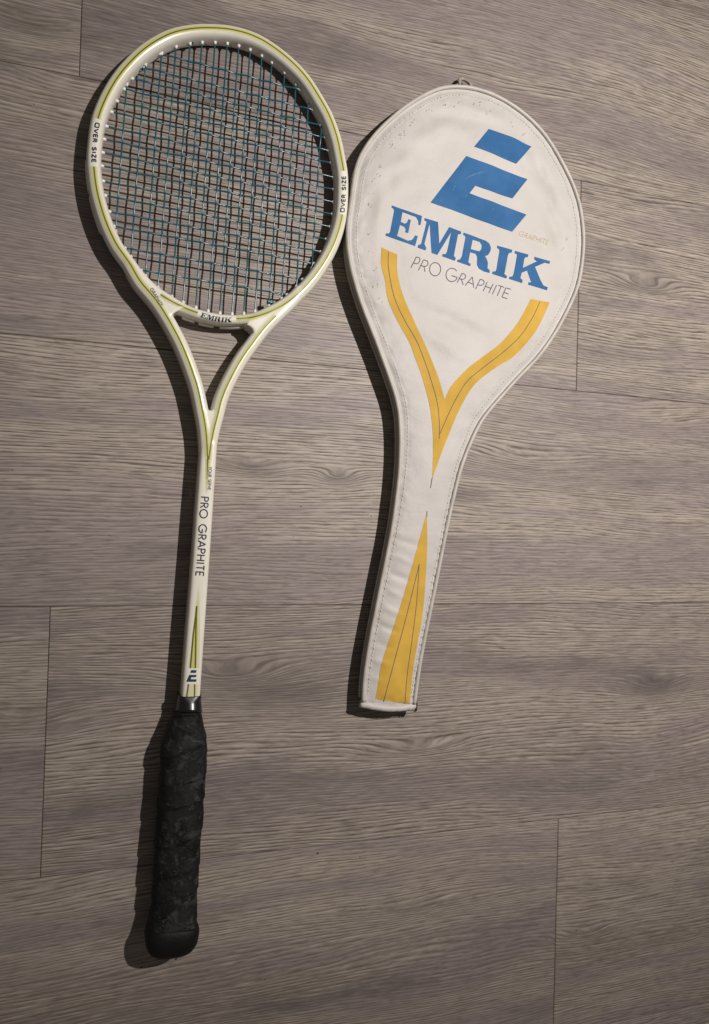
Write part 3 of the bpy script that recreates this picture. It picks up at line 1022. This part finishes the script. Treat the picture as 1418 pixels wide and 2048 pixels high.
# ------------------------------------------------------------------ racket cover
ZE = 0.0172                         # height of the upper piping
zl, zr = 0.0034, ZE
TUCK = 0.0027                       # how far the base sits in from the upper edge
OUTL = [ # px, py, height at which that edge is seen
    (918, 170, zr), (888.5, 171, zr), (857, 182, zr), (829, 197.5, zr), (806, 213, 0.012), (783, 232, 0.007), (751, 263, 0.004), (723.5, 301, zl), (706.5, 343, zl), (700, 384, zl), (694, 426, zl),
    (688.6, 463, zl), (687.5, 495, zl), (691.5, 531, zl), (700, 569, zl), (717, 622, zl), (738, 675, zl), (755, 720, zl), (770, 762, zl), (786, 811, zl), (791, 860, zl),
    (791, 910, zl), (788, 959, zl), (783, 1000, zl), (775.7, 1055, zl), (762.5, 1121, zl), (747, 1198, zl), (734, 1264, zl), (723, 1330, zl), (719, 1373, zl), (718.6, 1400, zl)]
OUTR = [(831, 1413, zr), (833.5, 1391, zr), (844, 1318.5, zr), (859, 1242, zr), (877, 1154, zr), (894, 1066, zr), (907, 1006, zr), (925, 934.5, zr), (945, 883, zr), (964.5, 843, zr),
    (996.6, 804, zr), (1038.6, 757, zr), (1080, 714, zr), (1111.5, 668.7, zr), (1137, 622, zr), (1158, 573.5, zr), (1167.6, 518.5, zr), (1169.7, 474, zr), (1166.5, 438, zr), (1160, 401, zr),
    (1145, 360.6, zr), (1122, 316, zr), (1101, 280, zr), (1069, 242, zr), (1027, 208, zr), (984.6, 185, zr), (946, 173, zr)]
pts = [(x, y) for x, y, z in OUTR] + [(x, y) for x, y, z in OUTL]
S = [at(x, y, 0) for x, y in pts]
edge_pts = []
for i, p in enumerate(S):
    a, b = S[max(0, i - 1)], S[min(len(S) - 1, i + 1)]
    t = (b - a).normalized()
    nrm = Vector((t.y, -t.x, 0))                     # outward (the ring runs anticlockwise)
    par = lambda z: Vector((p.x, p.y, 0)) * (z / CAM_H)
    lo_, hi_ = -TUCK + par(0.003).dot(nrm), par(ZE).dot(nrm)
    q_lo, q_hi = p - par(0.003) + nrm * TUCK, p - par(ZE)
    k = min(1.0, max(0.0, (hi_ - lo_) / 0.002 * 0.5 + 0.5))
    edge_pts.append(q_lo.lerp(q_hi, k))
side = smooth_path(spline([(p.x, p.y) for p in edge_pts], step=0.0022), 20)      # from bottom right, round the head, to bottom left
foot_l, foot_r = side[-1], side[0]
n_foot = 26
foot = [foot_l + (foot_r - foot_l) * k / n_foot for k in range(1, n_foot)]
bow = np.array((0.0, -0.0022))
foot = [p + bow * math.sin(math.pi * (k + 1) / n_foot) for k, p in enumerate(foot)]
ring = np.vstack([side, np.array(foot)])
cb = at(850, 800, 0)
cover = thing('racket_cover', 'cream zipped racket cover with blue emblem and yellow stripes lying right of the racket', 'racket cover', (cb.x, cb.y, 0))

def ring_inset(R, d, closed=True):
    out = []
    n = len(R)
    area = 0.5 * np.sum(R[:, 0] * np.roll(R[:, 1], -1) - np.roll(R[:, 0], -1) * R[:, 1])
    for i in range(n):
        a = R[i - 1]; b = R[(i + 1) % n]
        t = b - a; t /= np.linalg.norm(t)
        s = np.array((-t[1], t[0])) * (1 if area > 0 else -1)
        out.append(R[i] + s * d)
    return np.array(out)
# back panel and gusset
xy, T = fill([ring_inset(ring, 0.0036)], 0.012)
obj('back_panel', [(x, y, 0.0012) for x, y in xy], [t[::-1] for t in ccw(xy, T)], M_FAB, cover)
prof = [(0.0036, 0.0010), (0.0028, 0.0024), (0.0034, 0.0048), (0.0024, 0.0064), (0.0026, 0.0084), (0.0031, 0.0100), (0.0023, 0.0112), (0.0012, 0.0132), (0.0016, 0.0152), (0.0020, ZE)]
rings = []
for d, z in prof:
    R = ring_inset(ring, d + 0.0004)
    rings.append([(x, y, z + 0.0006 * noise.noise(Vector((x * 90, y * 90, z * 60)))) for x, y in R])
m = len(ring)
V = [p for r in rings for p in r]
F = [(i * m + k, i * m + (k + 1) % m, (i + 1) * m + (k + 1) % m, (i + 1) * m + k) for i in range(len(rings) - 1) for k in range(m)]
obj('gusset', V, F, M_GUSSET, cover)
# zip teeth strip along the long left side
zp = ring_inset(ring, 0.0026)
a0 = int(np.argmin(np.linalg.norm(zp - np.array((at(800, 220, .01).x, at(800, 220, .01).y)), axis=1)))
a1 = len(side) - 4
mb = MB()
mb.tube([(x, y, 0.0094) for x, y in zp[a0:a1]], 0.0011, 6)
mb.build('zip', M_ZIP, cover)
# pipings
for nm, d, z, r in (('piping', 0.0032, 0.0030, 0.00135), ('piping', 0.0013, ZE, 0.00165)):
    R = smooth_path(resample(ring_inset(side, d, False)[1:-1], step=0.002), 2)
    mb = MB()
    mb.tube([(x, y, z + 0.00025 * noise.noise(Vector((x * 60, y * 60, 3)))) for x, y in R], r, 10)
    mb.build(nm, M_PIPE, cover)
# front panel
edge = ring_inset(ring, 0.0018)
xy, T = fill([edge], 0.0019)
D = dist_poly(xy[:, 0], xy[:, 1], ring)
def blob(px, py, sx, sy, ang, amp):
    p = at(px, py, 0.02)
    return (p.x, p.y, sx, sy, math.radians(ang), amp)
FOLDS = [blob(1085, 345, 0.006, 0.024, 35, -0.0016), blob(1100, 395, 0.005, 0.020, 10, 0.0012), blob(1108, 455, 0.006, 0.022, 20, -0.0014), blob(1075, 380, 0.006, 0.016, 50, 0.0010),
         blob(905, 235, 0.026, 0.006, 5, -0.0011), blob(870, 262, 0.020, 0.006, 35, 0.0009), blob(960, 225, 0.026, 0.005, -8, 0.0009), blob(775, 360, 0.007, 0.018, -25, -0.0009), blob(760, 410, 0.005, 0.020, -10, 0.0007),
         blob(800, 325, 0.014, 0.005, 40, 0.0008), blob(900, 640, 0.034, 0.006, -15, -0.0008), blob(890, 690, 0.03, 0.006, -25, 0.0007), blob(1010, 640, 0.02, 0.012, 40, -0.0005),
         blob(1035, 295, 0.014, 0.006, -35, 0.0007), blob(735, 560, 0.010, 0.004, 0, -0.0006), blob(742, 600, 0.010, 0.004, -10, 0.0006), blob(748, 640, 0.010, 0.004, -10, -0.0006)]
for k in range(9):
    y = 1085 + k * 34
    FOLDS.append(blob(815 - k * 8.5, y, 0.009, 0.0022, -18 + random.uniform(-8, 8), random.choice((-1, 1)) * random.uniform(0.0004, 0.0008)))
def seam_k(y):
    u = min(1.0, max(0.0, (y + 0.03) / 0.16))
    return 0.54 + 0.38 * u * u * (3 - 2 * u)
zz = []
for (x, y), d in zip(xy, D):
    z = ZE - 0.0003
    kk = seam_k(y)
    d = d / kk
    e = max(0.0, d - 0.0040)
    z += 0.0042 * (1 - math.exp(-e / 0.016))
    z -= 0.0010 * math.exp(-((d - 0.0050) / 0.0017) ** 2)                      # seam allowance pressed down
    z += 0.0006 * math.exp(-((d - 0.0078) / 0.0008) ** 2)
    z -= 0.0006 * math.exp(-((d - 0.0092) / 0.0006) ** 2)                      # stitched channel
    k = min(1.0, e / 0.006)
    pk = math.exp(-((d - 0.010) / 0.006) ** 2)
    z += k * (0.0011 * noise.noise(Vector((x * 26, y * 26, 1.7))) + 0.0007 * noise.noise(Vector((x * 62, y * 62, 5.1))))
    z += pk * 0.0007 * noise.noise(Vector((x * 170, y * 170, 9.3)))             # puckers by the seam
    for (fx, fy, sx, sy, an, am) in FOLDS:
        dx, dy = x - fx, y - fy
        u = dx * math.cos(an) + dy * math.sin(an); v = -dx * math.sin(an) + dy * math.cos(an)
        q = (u / sx) ** 2 + (v / sy) ** 2
        if q < 9: z += 1.7 * k * am * math.exp(-q)
    zz.append(z)
PV = [(x, y, z) for (x, y), z in zip(xy, zz)]
PT = ccw(xy, T)
panel = obj('front_panel', PV, PT, M_FAB, cover)
bv_panel = BVHTree.FromPolygons([Vector(v) for v in PV], PT)
# stitching round the edge
mb = MB()
for dd, skip in ((0.0090, 0.0030),):
    R0 = ring_inset(side, 1.0, False) - side
    R = resample(np.array([p + v * dd * seam_k(p[1]) for p, v in zip(side, R0)])[3:-3], step=0.0030)
    for i in range(len(R) - 1):
        a, b = R[i], R[i + 1]
        d = b - a
        p = [a + d * f for f in (0.14, 0.5, 0.86)]
        pts = []
        for k, q in enumerate(p):
            h = bv_panel.ray_cast(Vector((q[0], q[1], 0.2)), Vector((0, 0, -1)))
            if h[0] is None: break
            pts.append((q[0], q[1], h[0].z + (0.00025 if k == 1 else 0.0)))
        if len(pts) == 3: mb.tube(pts, 0.00032, 5)
st = mb.build('stitching', M_THREAD, cover)
st['kind'] = 'stuff'
# rolled hem across the mouth
hem = [np.array(p) for p in [foot_l] + foot + [foot_r]]
hem = resample(np.array(hem), n=48)
d = hem[-1] - hem[0]; d /= np.linalg.norm(d)
hem = hem[1:-1]
path = []; prof = []
for i, p in enumerate(hem):
    u = i / (len(hem) - 1)
    bulge = math.sin(math.pi * min(1, max(0, u))) ** 0.5
    path.append((p[0], p[1] + 0.0004 * noise.noise(Vector((p[0] * 300, 0, 2))), 0.0102 + 0.0012 * bulge))
    prof.append(superell(0.0034, 0.0066 + 0.0018 * bulge, 2.6, 20))
mb = MB()
mb.sweep(path, prof)
mb.build('hem', M_FAB, cover)
# zip slider at the right end of the mouth
a, b = at(828.5, 1396, 0.013), at(828.0, 1422, 0.012)
mb = MB()
mb.sweep([a, a.lerp(b, 0.06), a.lerp(b, 0.3), a.lerp(b, 0.7), a.lerp(b, 0.94), b], [superell(w, h, 4, 16) for w, h in ((0.0008, 0.002), (0.0017, 0.0032), (0.0019, 0.0036), (0.0019, 0.0036), (0.0017, 0.003), (0.0008, 0.002))])
sl_o = mb.build('zip_slider', M_BRONZE, cover)
mb = MB()
c = at(827.5, 1415, 0.0166)
ringp = [(c.x + 0.0011 * math.cos(2 * math.pi * k / 18), c.y + 0.0022 * math.sin(2 * math.pi * k / 18), c.z) for k in range(18)]
mb.tube(ringp, 0.00055, 8, closed=True)
mb.build('pull_ring', M_STEEL, sl_o)
# hanging loop on the head
mb = MB()
c = at(931, 171, 0.010); t = at(960, 176, 0.010) - c; t.normalize(); nrm = Vector((-t.y, t.x, 0))
lp = [c + t * (0.0052 * math.cos(math.pi * k / 20)) + nrm * (0.0078 * math.sin(math.pi * k / 20) + 0.0005) + Vector((0, 0, -0.005 * math.sin(math.pi * k / 20))) for k in range(21)]
mb.tube(lp, 0.0014, 8)
mb.build('hanging_loop', M_CORD, cover)

# ---- print on the front panel
def pn(pts): return np.array([(lambda p: (p.x, p.y))(at_panel(x, y)) for x, y in pts])
def at_panel(px, py):
    z = 0.020
    for _ in range(3):
        p = at(px, py, z)
        h = bv_panel.ray_cast(Vector((p.x, p.y, 0.2)), Vector((0, 0, -1)))
        if h[0] is None: break
        z = h[0].z
    return p
LIFT = 0.00020
pr = Print(bv_panel, LIFT)
pr.polys([pn([(977.2, 258), (1062.9, 292.9), (1032.2, 327.8), (948.2, 293.3)])])
pr.polys([pn([(932.5, 312), (1054.9, 358.5), (1024.8, 397), (950.8, 371.6), (939.1, 386.4), (1052.7, 429.3), (1024.2, 463.6), (861, 405)])])
pr.build('emblem', M_BLUE, panel)
pr = Print(bv_panel, LIFT + 0.00012)
for (x0, y0, x1, y1) in ((931, 358, 950, 347), (944, 352, 963, 343), (955, 349, 968, 344), (930, 395, 934, 390), (905, 382, 910, 372), (985, 420, 988, 417), (1010, 318, 1014, 316), (880, 402, 884, 400)):
    pr.stroke(pn([(x0, y0), (x1, y1)]), 0.00022, 0.0006, across=1)
pr.build('scratch', M_PALEBLUE, panel)['kind'] = 'stuff'
pr = Print(bv_panel, LIFT)
for ch in 'EMRIK':
    pr.polys([pn(r) for r in GLY[ch]])
pr.build('lettering', M_BLUE, panel)
def ell(cx, cy, rx, ry, a0, a1, n=26):
    return [(cx + rx * math.cos(math.radians(a0 + (a1 - a0) * i / n)), cy + ry * math.sin(math.radians(a0 + (a1 - a0) * i / n))) for i in range(n + 1)]
PG = [[(75, 230), (145, 92)], [(145, 92), (180, 98), (193, 125), (183, 155), (155, 178), (108, 165)],
      [(172, 262), (240, 127)], [(240, 127), (280, 140), (298, 165), (285, 200), (250, 212), (205, 200)], [(245, 211), (258, 282)],
      ell(388, 248, 72, 86, 0, 360), ell(604, 322, 76, 86, -35, -338, 24)[0:] + [], [(600, 330), (674, 354)],
      [(672, 420), (735, 302)], [(735, 302), (770, 315), (782, 340), (765, 370), (735, 379), (700, 368)], [(725, 378), (750, 450)],
      [(775, 458), (868, 345), (886, 487)], [(812, 415), (878, 440)],
      [(910, 505), (968, 379)], [(968, 379), (1005, 390), (1020, 415), (1005, 445), (970, 456), (936, 447)],
      [(1008, 530), (1060, 410)], [(1080, 555), (1135, 437)], [(1036, 468), (1108, 495)],
      [(1125, 572), (1180, 452)], [(1188, 592), (1240, 468)], [(1203, 455), (1280, 482)],
      [(1365, 507), (1300, 488), (1248, 606), (1318, 628)], [(1275, 548), (1335, 568)]]
pr = Print(bv_panel, LIFT)
for s in PG:
    P = Z(810, 500, 6.4455, s)
    pr.stroke(pn(spline(P, n=24) if len(P) > 4 else P), 0.00066, 0.0008, across=1)
pr.build('lettering', M_DARKINK, panel)
pr = Print(bv_panel, LIFT)
for s in text_strokes('GRAPHITE', [(1037, 470.5), (1066, 480.5), (1096, 490)], 9.5, 0.14):
    pr.stroke(pn(s), 0.0006, 0.0008, across=1)
pr.build('lettering', M_FAINT, panel)
pr = Print(bv_panel, LIFT)
for (px, py) in ((857, 223), (890, 211), (900, 213), (914, 211), (828, 242), (820, 250), (804, 267), (796, 276), (785, 293), (764, 331), (753, 354), (748, 368), (741, 392), (740, 411),
                 (951, 208), (973, 227), (1025, 250), (1048, 268), (738, 470), (741, 505), (744, 540), (752, 575), (757, 600), (1137, 476), (1120, 500)):
    for k in range(random.randint(2, 4)):
        a = random.uniform(0.2, 1.3)
        L = random.uniform(1.5, 5.5)
        x0, y0 = px + random.uniform(-7, 7), py + random.uniform(-5, 5)
        pr.stroke(pn([(x0, y0), (x0 + L * math.cos(a), y0 - L * math.sin(a))]), random.uniform(0.00025, 0.0006), 0.0006, across=1)
pr.build('scuff', M_SCUFF, panel)['kind'] = 'stuff'
LEFT_O = [(763, 495), (762, 529), (770, 561), (775.8, 599), (795.4, 643), (818.7, 685.6), (833, 724), (843.5, 752), (858.4, 808.6), (865, 860), (865.9, 910), (864.5, 959)]
LEFT_I = [(794.3, 509), (795, 546), (806, 590), (825, 635), (850.4, 689.8), (864, 722), (878, 759), (889.5, 799)]
RIGHT_I = [(889.5, 799), (902.8, 771.6), (934.9, 737), (963.5, 715), (1001.5, 685.6), (1031, 651.7), (1048, 624), (1061.8, 597.8)]
RIGHT_O = [(1099.3, 605), (1079.8, 647.5), (1060.8, 677), (1027, 713), (996.6, 732), (959.6, 759), (939.8, 781.5), (917.6, 821), (900, 863), (880.6, 912), (864.5, 959)]
ypoly = list(spline(LEFT_O, n=70)) + list(spline(RIGHT_O[::-1], n=70))[1:] + list(spline(RIGHT_I[::-1], n=50)) + list(spline(LEFT_I[::-1], n=50))[1:]
pr = Print(bv_panel, LIFT)
pr.polys([pn(ypoly)])
pr.build('stripe', M_YEL, panel)
pr = Print(bv_panel, LIFT)
SP_R = [(853.7, 1024), (854.3, 1088), (851.5, 1153.8), (844.9, 1230.7), (835, 1285.6), (826, 1340.5), (819.6, 1408)]
SP_L = [(750.8, 1398), (756, 1369), (762.5, 1329.5), (777.9, 1281), (799.8, 1215), (821.8, 1140.6), (839.4, 1077), (853.7, 1024)]
pr.polys([pn(list(spline(SP_R, n=60)) + list(spline(SP_L, n=60))[:-1])])
pr.build('stripe', M_YEL, panel)
pr = Print(bv_panel, LIFT + 0.00010)
for L in ([(776.4, 504.5), (776.8, 535.4), (787, 590), (806, 635), (833.5, 683.5), (850, 725), (860.8, 756.8), (874.4, 806), (878.6, 848), (878, 877.7)],
          [(1079.8, 603), (1065, 634.8), (1039.6, 672.9), (1005.8, 704.6), (967, 734.6), (934.9, 761.7), (912.7, 796), (895.4, 831), (879.3, 868)],
          [(864.3, 955), (861, 976)], [(853.9, 1022), (853.7, 1034)],
          [(838.3, 1128), (813, 1230.7), (795.4, 1296.6), (766.9, 1403)], [(838.3, 1128), (832.8, 1206.5), (824, 1279), (814, 1351.5), (809.7, 1407)]):
    pr.stroke(pn(spline(L, n=80)), 0.00055, 0.0012, across=1)
pr.build('stripe_line', M_DARKINK, panel)

# grit and crumbs on the boards
mb = MB()
specks = [(635, 1706, 0.0009), (1152, 1860, 0.0008), (352, 1917, 0.0009), (283, 1934, 0.0008), (602, 1013, 0.0005), (1108, 1640, 0.0004), (720, 1714, 0.0005)]
for k in range(70):
    specks.append((random.uniform(0, 1418), random.uniform(0, 2048), random.uniform(0.00018, 0.00042)))
for px, py, r in specks:
    c = at(px, py, 0)
    V = []
    for dx, dy, dz in ((1, 0, 0), (-1, 0, 0), (0, 1, 0), (0, -1, 0), (0, 0, 1), (0, 0, -1)):
        q = r * random.uniform(0.55, 1.3)
        V.append((c.x + dx * q, c.y + dy * q, r * 0.6 + dz * q * 0.6))
    mb.add(V, [(0, 2, 4), (2, 1, 4), (1, 3, 4), (3, 0, 4), (2, 0, 5), (1, 2, 5), (3, 1, 5), (0, 3, 5)])
grit = mb.build('grit', M_SUB, None)
grit['kind'] = 'stuff'
grit['label'] = 'tiny dark grit and crumbs scattered over the grey wood floor'
grit['category'] = 'grit'
